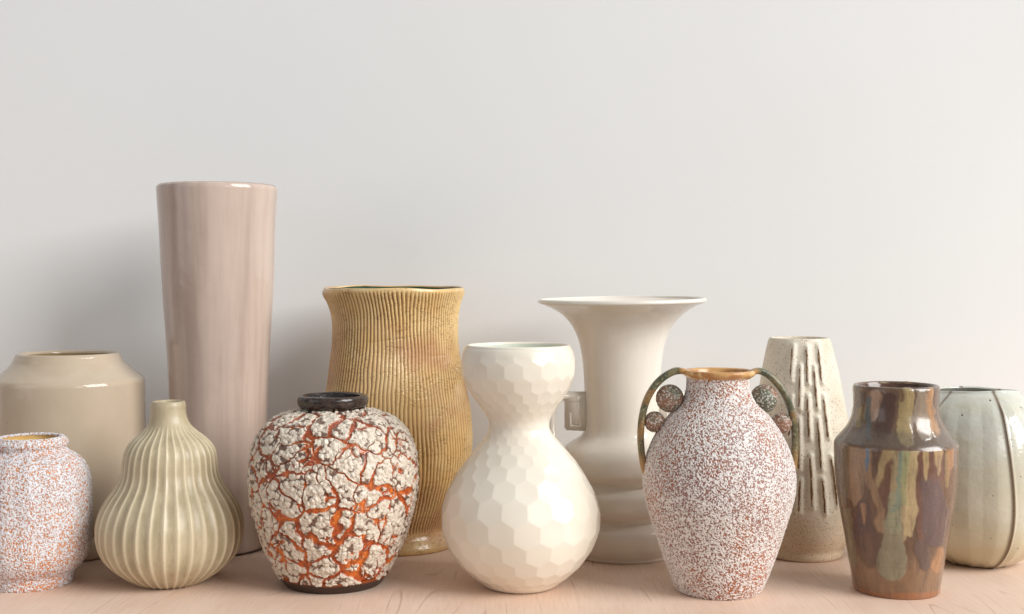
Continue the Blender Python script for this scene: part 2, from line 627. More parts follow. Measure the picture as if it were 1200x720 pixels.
# rusty rim where the crust breaks
rust = m.mix(m.math('MULTIPLY', m.step(m.noise(c, 200, 3), 0.45, 0.62), 0.6), orange, S(120, 58, 32))
crev = m.mix(m.noise(c, 60, 2), S(130, 104, 88), S(92, 64, 52))
white = m.mix(m.step(m.noise(c, 240, 3, 0.6), 0.3, 0.7), S(202, 189, 171), S(224, 213, 197))
crust = m.mix(holes, white, crev)
m.color(m.mix(edge, rust, crust))
m.rough(m.step(isl, 0, 1, 0.16, 0.36))
m.displace(h, 0.0024, 0.35)
crk = m.m
pr = v.prof([(480, 36), (481, 38), (482, 43), (484, 51), (487, 61), (491, 69.5), (497, 77.5), (505, 84.5), (515, 90), (528, 94.6), (543, 97), (560, 97.6), (577, 96.2),
             (595, 92.8), (613, 88), (631, 82), (647, 75.5), (660, 69.2), (668, 65), (671, 63.2)])
v.shell('body', pr, 800, 400, crk)
m = NT('dark_brown_glossy_glaze', rough=0.16, spec=0.5)
c = m.obj()
m.color(m.mix(m.step(m.noise(c, 180, 4, 0.6), 0.4, 0.65), S(48, 38, 34), S(72, 58, 52)))
m.bump(m.noise(c, 130, 2), 0.0006, 0.8)
dk = m.m
ll = v.prof([(465, 33.5, 389.6), (463.4, 35.5, 389.6), (463.2, 38.5, 389.6), (464.4, 40.8, 389.6), (467, 42, 389.6), (471, 41.9, 389.6), (475, 40.4, 389.6), (477.5, 37.5, 389.6), (479.5, 36, 390), (481.8, 37.5, 390)])
v.shell('lip', ll, 160, 36, dk, fn=lambda T, s, r, z, P: vnoise(P, 60) * 0.0006)
m = NT('dark_metallic_glaze_inside', rough=0.12, spec=0.6)
c = m.obj()
m.color(m.mix(m.noise(c, 150, 3), S(40, 36, 36), S(78, 74, 74)))
m.bump(m.noise(c, 260, 3, 0.6), 0.0014, 1.0)
pi = [(ll[0][0], ll[0][1] - 0.0002, ll[0][2])] + [(r - 0.006, z, d) for r, z, d in pr[2:]]
q2 = [(p[0], p[1], p[2]) for p in pi] + [(pi[-1][0] * .8, 0.008, 0), (0.001, 0.008, 0)]
qq, _ = spline(q2, 50)
th_ = np.arange(128) / 128 * 2 * math.pi - math.pi
T_, R_ = np.meshgrid(th_, qq[:, 0]); Z_ = np.repeat(qq[:, 1][:, None], 128, 1)
DX_ = np.repeat(qq[:, 2][:, None], 128, 1)
grid_mesh('lining', np.stack([R_ * np.sin(T_) + DX_, -R_ * np.cos(T_), Z_], -1)[::-1], m.m, v.e, cap0=True)
m = NT('dark_brown_foot_clay', rough=0.42)
c = m.obj()
up = m.step(m.math('ADD', m.sep(c, 2), m.math('MULTIPLY', m.noise(c, 60, 2), 0.006)), 0.0105, 0.0145)
m.color(m.mix(up, m.mix(m.noise(c, 90, 2), S(46, 30, 22), S(66, 44, 32)), S(150, 72, 30)))
fp = v.prof([(669.5, 64.6), (671.5, 64.2), (675, 61.5), (679, 58.4), (683.3, 55)])
v.shell('foot', v.foot_end(fp), 160, 40, m.m)

# ---- bark textured ochre vase
v = Vase('vase', 'large waisted ochre vase with rough vertical bark-like ribs and dark green inside', 464, 1.402)
NR = 112


def bark(T, s, r, z, P):
    q = P * np.array([1, 1, 0.6])
    wob = vnoise(q, 24) * 0.075 + vnoise(q, 75, 9) * 0.024 + vnoise(q, 190, 6) * 0.008
    a = (T + wob) * NR / 2
    ridge = np.abs(np.cos(a)) ** 0.8
    zz = np.stack([P[..., 0] * .6, P[..., 1] * .6, P[..., 2] * 3.2], -1)
    ph = z * 78 + vnoise(P, 22, 3) * 1.1 + vnoise(P, 70, 5) * 0.3
    cross = (1 - sstep(np.abs(ph % 1 - .5), 0.02, 0.075)) * sstep(vnoise(P, 60, 11), 0.0, 0.18)
    w = sstep(z, v.z(618), v.z(611)) * (1 - sstep(z, v.z(347) - vnoise(P, 80) * 0.009, v.z(339)))
    ampn = np.clip(0.85 + vnoise(P, 26, 4) * 1.1, 0.45, 1.4)
    d = (ridge - 0.6) * 0.0021 * w * ampn - cross * 0.00028 * w
    dents = vnoise(P, 13, 2) * 0.006 * sstep(z, v.z(600), v.z(560)) * (1 - sstep(z, v.z(345), v.z(338)) * .6)
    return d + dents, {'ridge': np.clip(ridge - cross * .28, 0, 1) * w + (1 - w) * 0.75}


m = NT('ochre_bark_glaze', rough=0.28, spec=0.5, coat=0.3, coat_rough=0.1)
c = m.obj()
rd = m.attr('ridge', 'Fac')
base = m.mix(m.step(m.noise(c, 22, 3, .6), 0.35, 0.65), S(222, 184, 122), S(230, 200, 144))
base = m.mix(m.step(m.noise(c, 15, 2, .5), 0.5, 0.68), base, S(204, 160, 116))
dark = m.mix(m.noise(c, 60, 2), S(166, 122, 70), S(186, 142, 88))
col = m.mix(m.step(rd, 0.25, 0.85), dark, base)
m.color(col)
nt = m.noise(m.scale(c, (1, 1, 3.4)), 210, 2, .6)
notch = m.math('MULTIPLY', m.step(nt, .56, .64), m.step(m.noise(c, 34, 2), .40, .56))
col = m.mix(m.math('MULTIPLY', notch, .45), col, dark)
m.color(col)
m.bump(m.math('SUBTRACT', m.math('MULTIPLY', m.noise(c, 260, 3, .6), .6), notch), 0.0006, 0.8)
ym = m.m
pr = v.prof([(338.5, 81.8, 462.5), (341, 82.3, 462.5), (345, 80.8, 462.8), (352, 77.5, 463.5), (362, 74.3, 464), (375, 72.4, 464.5), (390, 72.2, 464.5), (405, 72.8, 464.5),
             (425, 75.5, 464), (445, 78.6, 464), (470, 82.8, 464), (495, 86, 464), (520, 87.8), (540, 86.5), (558, 83), (576, 77), (592, 70.5), (604, 65), (612, 62), (617, 61.5),
             (622, 63.5), (627, 67), (632, 69.8), (635, 70.4), (637, 69)])


def wavy(P, T, Z):
    w = sstep(P[..., 2], v.z(390), v.z(338))
    P = P.copy()
    P[..., 2] += w * (-0.0013 * np.cos(T) + 0.0007 * np.sin(2 * T + 1.2) + 0.0005 * np.sin(3 * T + 2.2) + 0.0004 * np.sin(7 * T))
    return P


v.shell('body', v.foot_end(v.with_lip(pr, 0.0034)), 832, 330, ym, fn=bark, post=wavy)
m = gloss_glaze('dark_green_glaze_inside', S(34, 52, 34), S(70, 92, 62), rough=0.12, scale=60, bumpy=0.001)
v.lining(pr, 0.0034, m.m, post=wavy)

# ---- honeycomb vase
v = Vase('vase', 'cream double gourd vase with faceted honeycomb surface in the middle of the front row', 610, 1.2105)
prh = v.prof([(407, 61.5, 607.2), (409, 63, 607.2), (414, 65, 607.2), (422, 66.8, 607.2), (432, 67.2, 607.2), (442, 65.6, 607.3), (452, 61.6, 607.5), (462, 56, 607.8), (472, 49.3, 608), (481, 42.8, 608.2),
              (489, 37.8, 608.4), (495, 35.8, 608.5), (501, 35.6, 608.6), (507, 37.6, 609), (515, 43, 610), (525, 52, 610), (537, 62, 610.5), (550, 71.5), (565, 81), (580, 88.3), (595, 92.4),
              (608, 93.6), (621, 92.4), (634, 88.3), (647, 81.5), (659, 73), (670, 62), (679, 50.5), (684.5, 43), (687.3, 38)])
NH = 20


def hexes(T, s, r, z, P):
    # equal-angle map so that the cells keep their shape while they shrink towards the neck
    sr = s[:, 0]; rr = r[:, 0]
    V = np.r_[0, np.cumsum(np.diff(sr) / ((rr[1:] + rr[:-1]) / 2))]
    u = T / (2 * math.pi) * NH + 0.25 + vnoise(P, 24, 2) * 0.10
    w = (V[:, None] + 0 * T) / (2 * math.pi) * NH + vnoise(P, 24, 7) * 0.10
    h = math.sqrt(3) / 2
    best = None
    c1u = np.round(u); k = np.round(w / (2 * h)); d1 = (u - c1u) ** 2 + (w - k * 2 * h) ** 2
    c2u = np.round(u - .5) + .5; k2 = np.round(w / (2 * h) - .5) + .5; d2 = (u - c2u) ** 2 + (w - k2 * 2 * h) ** 2
    d = np.sort(np.stack([d1, d2], 0), 0)
    dmin = d[0]
    size = 2 * math.pi * r / NH
    dep = size * 0.112 * (1 / 3 - dmin)     # 0 at the cell corners
    rim = 1 - sstep(z, v.z(420), v.z(411))
    foot = sstep(z, v.z(686), v.z(680))
    neck = 0.35 + 0.65 * np.clip(np.abs(z - v.z(497)) / (v.z(475) - v.z(497)), 0, 1)
    return -dep * rim * foot * neck + vnoise(P, 20) * 0.0003


m = NT('cream_satin_glaze', rough=0.22, spec=0.5)
c = m.obj()
m.color(m.mix(m.step(m.noise(c, 18, 2), .3, .7), S(230, 221, 204), S(237, 230, 215)))
m.b.inputs['Subsurface Weight'].default_value = 0.0
m.bump(m.noise(c, 90, 2), 0.00025, 0.6)
v.shell('body', v.foot_end(v.with_lip(prh, 0.0045)), 600, 420, m.m, fn=hexes)
m = gloss_glaze('pale_celadon_inside', S(216, 222, 206), S(226, 230, 216), rough=0.15, scale=40)
v.lining(prh, 0.0045, m.m)

# ---- flared trumpet vase with key shaped handles
v = Vase('vase', 'off-white glossy vase with wide flared trumpet mouth and angular key shaped handles', 729, 1.357)
m = gloss_glaze('ivory_gloss_glaze', S(228, 219, 205), S(236, 228, 216), streak=0.7, rough=0.09, scale=22, bumpy=0.0003)
iv = m.m
pr = v.prof([(352.3, 98.3, 728.5), (353.3, 98.8, 728.5), (355, 96.5, 728.5), (357.5, 90.5, 728.5), (361, 83, 728.6), (366, 74.5, 728.8), (372, 67.5, 729), (380, 60.6), (390, 54.8), (402, 50.6), (415, 47.8),
             (430, 45.9), (450, 44.6), (470, 43.8), (490, 43.4), (503, 44), (509, 46.5), (514, 52), (518.5, 59.5), (523, 66), (530, 71), (540, 73), (550, 72.2), (556, 68), (560.5, 62), (563, 60), (565.5, 62.5),
             (572, 70.6), (582, 72.4), (592, 71), (597.5, 66.5), (601.5, 61.5), (604, 59.5), (606.5, 62), (614, 69.6), (624, 70.6), (634, 68.8), (641, 64.5), (643.6, 62.2), (645, 62.4), (647.8, 61)])


def tilt_mouth(P, T, Z):
    w = sstep(P[..., 2], v.z(372), v.z(354))
    P = P.copy()
    P[..., 2] -= w * (0.0013 * np.cos(T) - 0.0010 * np.sin(T))
    return P


v.shell('body', v.foot_end(v.with_lip(pr, 0.0042)), 200, 300, iv, fn=lambda T, s, r, z, P: vnoise(P, 14) * 0.0008, post=tilt_mouth)
v.lining(pr, 0.0042, iv, post=tilt_mouth)


def prism(name, poly, t, mat, parent, bevel=0.0012, y0=0.0):
    """outline in x,z extruded along y to thickness t, edges rounded"""
    bm = bmesh.new()
    a = [bm.verts.new((x, y0 - t / 2, z)) for x, z in poly]
    f = bm.faces.new(a)
    ex = bmesh.ops.extrude_face_region(bm, geom=[f])
    for e in ex['geom']:
        if isinstance(e, bmesh.types.BMVert):
            e.co.y += t
    bmesh.ops.recalc_face_normals(bm, faces=bm.faces)
    bmesh.ops.bevel(bm, geom=list(bm.edges), offset=bevel, segments=3, affect='EDGES')
    me = bpy.data.meshes.new(name)
    bm.to_mesh(me); bm.free()
    for p in me.polygons:
        p.use_smooth = True
    me.materials.append(mat)
    o = bpy.data.objects.new(name, me)
    scene.collection.objects.link(o)
    o.parent = parent
    return o


def ring_frame(name, x0, x1, z0, z1, w, y, t, mat, parent):
    """a raised rectangular outline open at one side (key relief)"""
    poly = [(x0, z1), (x1, z1), (x1, z0), (x0 + w, z0), (x0 + w, z0 + (z1 - z0) * .55), (x0 + 2 * w, z0 + (z1 - z0) * .55), (x0 + 2 * w, z0 + w), (x1 - w, z0 + w), (x1 - w, z1 - w), (x0, z1 - w)]
    return prism(name, poly, t, mat, parent, 0.0005, y)


for sgn in (-1, 1):
    def hp(x, y):      # photo offset from the axis
        return (sgn * (729 - x) * v.k, v.z(y))
    poly = [(690, 459.5), (641.5, 459.5), (641.5, 538), (668, 538), (664, 526), (651.5, 526), (651.5, 469), (661.5, 469), (661.5, 503.5), (690, 505)]
    pts = [hp(*p) for p in poly]
    if sgn > 0:
        pts = pts[::-1]
    o = prism('handle', pts, 0.019, iv, v.e, 0.0016)
    x0, x1 = sorted((sgn * (729 - 664.5) * v.k, sgn * (729 - 681) * v.k))
    fr_ = ring_frame('key_relief', x0, x1, v.z(500), v.z(468), 0.0022, -0.0097, 0.0006, iv, o)

# ---- amphora
v = Vase('vase', 'rounded two handled vase in pink and white flecked glaze with balls under its handles', 842, 1.1945)
m = fleck_glaze('pink_fleck_glaze', S(168, 126, 117), S(188, 120, 88), S(238, 234, 230), 600, 0.458, 0.0007, patch=16, neck=True)
# the neck carries an orange wash
fl = m.m
pr = v.prof([(441, 38.5, 842), (443, 36.6, 841.5), (448, 36.2, 841.3), (456, 36.8, 841.5), (463, 38.6, 841.6), (470, 42.2, 842), (477, 47.5, 842), (485, 55, 842), (494, 62.5), (504, 69.5), (515, 75.6), (527, 81), (540, 85.2), (553, 87.6), (565, 88.2),
             (578, 87), (593, 83.6), (610, 78.4), (628, 72.6), (646, 66.6), (662, 61), (676, 55.5), (685, 51.6), (689.5, 49.2), (692.2, 46.4)])
v.shell('body', v.foot_end(pr), 560, 330, fl, fn=lambda T, s, r, z, P: vnoise(P, 25) * 0.0008)
m = NT('gold_orange_glaze', rough=0.2, spec=0.5)
c = m.obj()
n_ = m.noise(c, 50, 4, .6)
col = m.mix(m.step(n_, .35, .6), S(208, 164, 108), S(178, 122, 70))
col = m.mix(m.step(m.noise(c, 90, 3), .55, .7), col, S(222, 184, 126))
m.color(col)
gold = m.m
rp = v.prof([(437, 35.4, 842.5), (435, 36.4, 842.5), (434, 39, 842.5), (434.3, 41.3, 842.5), (436, 42.8, 842.5), (438.5, 42.5, 842.5), (441, 40.3, 842.4), (443.2, 37.2, 842), (444.5, 36, 841.5)])
v.shell('rim', rp, 140, 30, gold)
lin = [(rp[0][0], rp[0][1], 0)] + [(r - 0.004, z, d) for r, z, d in pr[2:-1]] + [(0.03, 0.006, 0), (0.001, 0.006, 0)]
qq, _ = spline(lin, 40)
th_ = np.arange(96) / 96 * 2 * math.pi - math.pi
T_, R_ = np.meshgrid(th_, qq[:, 0]); Z_ = np.repeat(qq[:, 1][:, None], 96, 1); DX_ = np.repeat(qq[:, 2][:, None], 96, 1)
grid_mesh('lining', np.stack([R_ * np.sin(T_) + DX_, -R_ * np.cos(T_), Z_], -1)[::-1], gold, v.e, cap0=True)

m = NT('green_brown_mottled_glaze', rough=0.3, spec=0.5)
c = m.attr('rest')
f1 = m.noise(m.scale(c, (1, 1, .6)), 110, 4, .6)
f2 = m.noise(c, 55, 3, .6)
col = m.mix(m.step(f1, .38, .62), S(76, 80, 60), S(126, 118, 86))
col = m.mix(m.step(f2, .52, .64, 0, .8), col, S(150, 112, 66))
zz_ = m.sep(c, 2)
gold_f = m.math('MAXIMUM', m.step(zz_, v.z(555), v.z(520), 1.0, 0.0), m.step(m.math('ABSOLUTE', m.sep(c, 0)), 48 * v.k, 41 * v.k))
col = m.mix(m.math('MULTIPLY', gold_f, 0.85), col, S(196, 144, 84))
sp_ = m.math('MULTIPLY', m.step(m.noise(c, 500, 2), .60, .68), .5)
col = m.mix(sp_, col, S(200, 190, 165))
m.color(col)
m.bump(m.noise(c, 300, 3), 0.0005, .8)
hmat = m.m
m = NT('ball_fleck_glaze', rough=0.42, spec=0.45)
c = m.attr('rest')
g1 = m.step(m.noise(c, 540, 1.5, .5, .5), .53, .59)
nx = m.noise(c, 45, 3)
gr = m.mix(m.step(nx, .42, .56), S(98, 102, 84), S(146, 106, 84))
m.color(m.mix(m.math('MULTIPLY', g1, .85), gr, S(206, 200, 190)))
m.displace(g1, 0.0003, 0.3)
bmat = m.m


def strap(name, path, wd, tk, mat, parent, n=90, sg=20):
    q, s = spline(path, n)
    c_ = q[:, :2]
    d = np.gradient(c_, axis=0); d /= np.linalg.norm(d, axis=1)[:, None]
    nrm = np.stack([-d[:, 1], d[:, 0]], 1)
    a = np.arange(sg) / sg * 2 * math.pi
    ca, sa = np.cos(a), np.sin(a)
    sq = lambda t: np.sign(t) * np.abs(t) ** 0.75
    P = np.zeros((n, sg, 3))
    tap = np.interp(s / s[-1], [0, .08, .9, 1], [.75, 1, .95, .55])[:, None]
    P[..., 0] = c_[:, 0:1] + nrm[:, 0:1] * sq(ca)[None] * tk / 2 * tap
    P[..., 2] = c_[:, 1:2] + nrm[:, 1:2] * sq(ca)[None] * tk / 2 * tap
    P[..., 1] = sq(sa)[None] * wd / 2 * np.interp(s / s[-1], [0, .1, 1], [1.3, 1, .8])[:, None]
    return grid_mesh(name, P, mat, parent, P.copy(), cap0=True, cap1=True)


lh = [(806, 437.5), (800, 435.5), (792, 435.3), (784, 438.5), (774, 445.5), (765, 456), (758, 469), (753.5, 484), (751.2, 500), (750.8, 516), (752, 532), (754, 546), (756.5, 560)]
rh = [(880, 437.5), (885, 435.5), (892, 435.8), (900, 440), (909, 448), (918, 460), (925, 475), (929.5, 492), (931.3, 508), (931.5, 524), (930.5, 540), (928.5, 553), (927.5, 562)]
for pth in (lh, rh):
    pp = [((x - 842) * v.k, v.z(y), 0) for x, y in pth]
    strap('handle', pp, 0.0120, 0.0068, hmat, v.e)
for bx, by, br in ((785, 467.5, 16.3), (767.3, 495, 12.2), (895.5, 467.5, 16.3), (915.8, 496.5, 12.2)):
    n1, n2 = 64, 48
    ph = np.linspace(0.02, math.pi - .02, n2); tt = np.arange(n1) / n1 * 2 * math.pi
    TT, PH = np.meshgrid(tt, ph)
    r_ = br * v.k
    P = np.stack([r_ * np.sin(PH) * np.sin(TT) + (bx - 842) * v.k, -r_ * np.sin(PH) * np.cos(TT), r_ * np.cos(PH) + v.z(by)], -1)
    grid_mesh('ball', P, bmat, v.e, P.copy(), cap0=True, cap1=True)

# ---- tapered stoneware vase with ridges
v = Vase('vase', 'narrowing speckled cream stoneware vase with staggered upright brown-edged ridges', 940, 1.350)
pr = v.prof([(398, 35.3, 936.6), (400, 36.2, 936.6), (405, 37.4, 936.7), (430, 42.8, 937), (460, 48.3, 937.8), (490, 53, 938.6), (520, 57, 939.4), (550, 60, 940), (575, 61.6, 940), (595, 61.6, 940), (612, 59.6, 940),
             (624, 56.5, 940), (632, 52.4, 940), (637, 48.8, 940), (640, 47.6, 940), (644, 47.8, 940), (647.5, 47, 940), (649.6, 45, 940)])
ridges = [((930.5, 406), (928, 447)), ((946, 408), (947.2, 450)), ((958.3, 406), (963, 449)),
          ((938.7, 430), (938, 480)), ((954, 431), (958, 479)),
          ((928.5, 465), (926.5, 513)), ((947, 465), (949.2, 515)), ((964.8, 465), (970.8, 514)),
          ((937.4, 492), (937.4, 551)), ((958.6, 492), (963, 551)),
          ((950.2, 535), (952.6, 596)), ((974, 536), (981, 594)),
          ((939, 562), (937.4, 601)), ((964.2, 562), (967.6, 603))]
rows0, _ = spline(pr, 300)
rid = []
for a, b in ridges:
    rid.append((v.on(a[0], a[1], rows0), v.on(b[0], b[1], rows0)))


def humps(T, s, r, z, P):
    d = np.zeros_like(T); halo = np.zeros_like(T)
    for (ta, za, ra, _), (tb, zb, rb, _) in rid:
        t = np.clip((z - za) / (zb - za), 0, 1)
        th = ta + (tb - ta) * t
        zc = np.clip(z, zb, za)
        dist = np.hypot((T - th) * r, z - zc)
        d = np.maximum(d, np.exp(-(dist / 0.0029) ** 2))
        halo = np.maximum(halo, np.exp(-(dist / 0.007) ** 2))
    return d * 0.0026 + vnoise(P, 20) * 0.0010 + vnoise(P, 90) * 0.0002, {'halo': halo}


m = NT('cream_speckled_stoneware', rough=0.48, spec=0.4)
c = m.obj()
hz = m.attr('halo', 'Fac')
zz_ = m.sep(c, 2)
low = m.step(m.math('ADD', zz_, m.math('MULTIPLY', m.noise(c, 18, 3), 0.05)), 0.045, 0.10, 1.0, 0.0)
col = m.mix(m.step(m.noise(c, 28, 4, .6), .35, .65), S(214, 202, 180), S(227, 217, 198))
col = m.mix(m.math('MULTIPLY', low, .55), col, S(202, 172, 134))
col = m.mix(m.step(hz, .15, .9, 0, .5), col, S(238, 231, 214))
for sc_, th_s, k_, cc in ((300, .62, .26, S(130, 88, 54)), (600, .45, .30, S(112, 78, 52))):
    dd = m.voro(c, sc_, 'F1'); vc = m.voro(c, sc_, 'F1', out='Color')
    dot = m.math('MULTIPLY', m.step(dd, k_ * .5, k_ * 1.2, 1.0, 0.0), m.step(m.math('ADD', m.sep(vc, 0), m.math('MULTIPLY', low, .16)), th_s + .1, th_s + .14))
    col = m.mix(m.math('MULTIPLY', dot, .7), col, cc)
m.color(col)
m.bump(m.math('ADD', m.noise(c, 300, 3), m.math('MULTIPLY', m.noise(c, 60, 2), 2)), 0.0005, .6)
stone = m.m
v.shell('body', v.foot_end(v.with_lip(pr, 0.004)), 480, 300, stone, fn=humps)
v.lining(pr, 0.004, stone)
m = NT('brown_breaking_clay', rough=0.5, spec=0.4)
c = m.obj()
m.color(m.mix(m.step(m.noise(c, 300, 3, .6), .45, .62), S(112, 80, 50), S(206, 184, 148)))
m.color(m.mix(m.step(m.noise(c, 260, 3, .6), .5, .68), S(120, 88, 56), S(196, 172, 136)))
m.bump(m.noise(c, 500, 3), 0.0006, 1)
rmat = m.m
rnd = random.Random(4)
for (ta, za, ra, da), (tb, zb, rb, db) in rid:
    n = 40; sg = 8
    P = np.zeros((n, sg, 3))
    wv = [rnd.uniform(-1, 1) for _ in range(8)]
    for i in range(n):
        t = i / (n - 1)
        th = ta + (tb - ta) * t - 0.9 * 0.0012 / ((ra + rb) / 2)
        z_ = za + (zb - za) * t
        r_ = np.interp(z_, rows0[::-1, 1], rows0[::-1, 0]); dx = np.interp(z_, rows0[::-1, 1], rows0[::-1, 2])
        end = math.sqrt(max(0.0, 1 - abs(2 * t - 1) ** 10)) + 0.02
        wob = 0.0001 * math.sin(9 * t * 2 + wv[0] * 6) + .00006 * math.sin(31 * t + wv[1] * 6)
        hw = (0.0012 + 0.0002 * math.sin(14 * t + wv[2] * 5)) * end
        hh = (0.0024 + 0.0003 * math.sin(17 * t + wv[3] * 5)) * end
        for j in range(sg):
            a = j / sg * 2 * math.pi
            tw = math.cos(a) * hw + wob
            rr = r_ + 0.0004 + hh * (0.5 + 0.5 * math.sin(a))
            ang = th + tw / r_
            P[i, j] = (rr * math.sin(ang) + dx, -rr * math.cos(ang), z_)
    grid_mesh('ridge', P[:, ::-1], rmat, v.e, None, cap0=True, cap1=True)

# ---- brown drip glazed vase
v = Vase('vase', 'brown shouldered vase with running ochre, blue and grey-green glaze drips', 1050, 1.197)
pr = v.prof([(453.6, 48.9), (456, 49.2), (462, 48.7), (470, 48.4), (479, 48.6), (487, 50), (494, 52.6), (500, 56), (506, 60.4), (511.5, 65), (515.5, 68.3), (518.5, 69.9), (521.5, 70.3), (527, 70.2),
             (541, 70), (557, 69), (575, 67.2), (593, 64.8), (612, 61.6), (632, 58), (652, 54.8), (670, 52), (684, 50), (687.5, 49.6), (691, 49)])

LAYERS = [  # colour, points (x, y, half width), softness
    ('cap', (150, 122, 94), [(1000, 520, 13), (1001, 560, 14), (1002, 580, 9), (1003, 592, 2)]),
    ('cap', (116, 96, 72), [(990, 520, 6), (989, 590, 5)]),
    ('cap', (94, 66, 50), [(1034, 525, 7), (1022, 560, 6), (1020, 580, 5)]),
    ('cap', (148, 118, 88), [(1012, 525, 7), (1019, 560, 5), (1030, 596, 5), (1034, 620, 6)]),
    ('cap', (172, 148, 106), [(1046, 521, 9), (1038, 545, 7), (1030, 568, 4)]),
    ('cap', (102, 68, 50), [(1058, 526, 5), (1046, 550, 7), (1036, 574, 8), (1037, 590, 5)]),
    ('cap', (84, 60, 56), [(1012, 594, 7), (1011, 620, 14), (1020, 645, 12)]),
    ('cap', (96, 70, 52), [(1016, 640, 14), (1024, 655, 12)]),
    ('cap', (104, 70, 56), [(1079, 528, 5), (1078, 570, 6), (1078, 600, 6), (1083, 630, 8)]),
    ('cap', (90, 70, 68), [(1092, 570, 11), (1096, 600, 15), (1094, 628, 13)]),
    ('cap', (106, 72, 58), [(1092, 530, 9), (1096, 555, 12)]),
    ('cap', (92, 72, 66), [(1078, 640, 8), (1082, 662, 7)]),
    ('cap', (160, 116, 80), [(1101, 645, 5), (1097, 665, 6)]),
    ('cap', (168, 148, 112), [(1052, 518, 6), (1055, 560, 10), (1052, 600, 12), (1050, 625, 13)]),
    ('cap', (184, 162, 120), [(1068, 520, 7), (1068, 560, 7), (1067, 600, 8), (1064, 622, 6)]),
    ('cap', (176, 150, 108), [(1085, 522, 4), (1086, 548, 3), (1086, 564, 1)]),
    ('cap', (184, 154, 112), [(1100, 521, 5), (1099.5, 540, 3.5), (1100, 558, 1.2)]),
    ('cap', (160, 116, 80), [(1112, 522, 5), (1111, 560, 3)]),
    ('cap', (140, 132, 108), [(1048, 612, 9), (1046, 635, 13), (1045, 654, 17), (1045, 664, 16.5)]),
    ('cap', (146, 146, 118), [(1047, 585, 7), (1047, 615, 9)]),
    ('cap', (122, 136, 118), [(1056, 524, 3), (1054, 560, 3.2), (1053, 590, 3), (1045, 597, 3), (1043, 600, 2)]),
    ('cap', (150, 150, 108), [(1061, 519, 4), (1060, 560, 3), (1059, 590, 3)]),
    ('cap', (78, 118, 150), [(1015.5, 519, 1.9), (1016, 535, 2.1), (1016, 551, 1.3)]),
    ('cap', (78, 86, 90), [(1017, 480, 2.6), (1016.5, 519, 2.2)]),
    ('cap', (156, 118, 86), [(1012, 594, 3), (1012, 610, 2.5), (1012, 614, 2)]),
    ('cap', (126, 112, 84), [(992, 600, 5), (996, 625, 5), (998, 660, 5)]),
    ('cap', (138, 116, 80), [(1108, 528, 2), (1111, 570, 2)]),
]
NECK = [
    ('cap', (120, 92, 70), [(1012, 458, 6), (1010, 475, 4)]),
    ('cap', (166, 136, 112), [(1027, 466, 8), (1026, 482, 7), (1023, 492, 3)]),
    ('cap', (82, 58, 48), [(1042, 468, 8), (1038, 490, 10), (1034, 506, 9)]),
    ('cap', (74, 56, 46), [(1010, 462, 4), (1009, 476, 3)]),
    ('cap', (134, 116, 76), [(1008, 482, 4), (1007, 498, 4)]),
    ('cap', (86, 96, 96), [(1017, 470, 3.5), (1017, 515, 3)]),
    ('cap', (162, 142, 100), [(1062, 462, 8), (1060, 485, 9), (1058, 505, 9), (1062, 517, 8)]),
    ('cap', (106, 78, 54), [(1057, 458, 2), (1056, 470, 2)]),
    ('cap', (150, 132, 112), [(1080, 466, 7), (1080, 490, 11), (1084, 508, 9)]),  # not a drip: pale reflection painted into the neck colour
    ('cap', (178, 136, 96), [(1090, 460, 4), (1091, 490, 4), (1096, 508, 4)]),
]


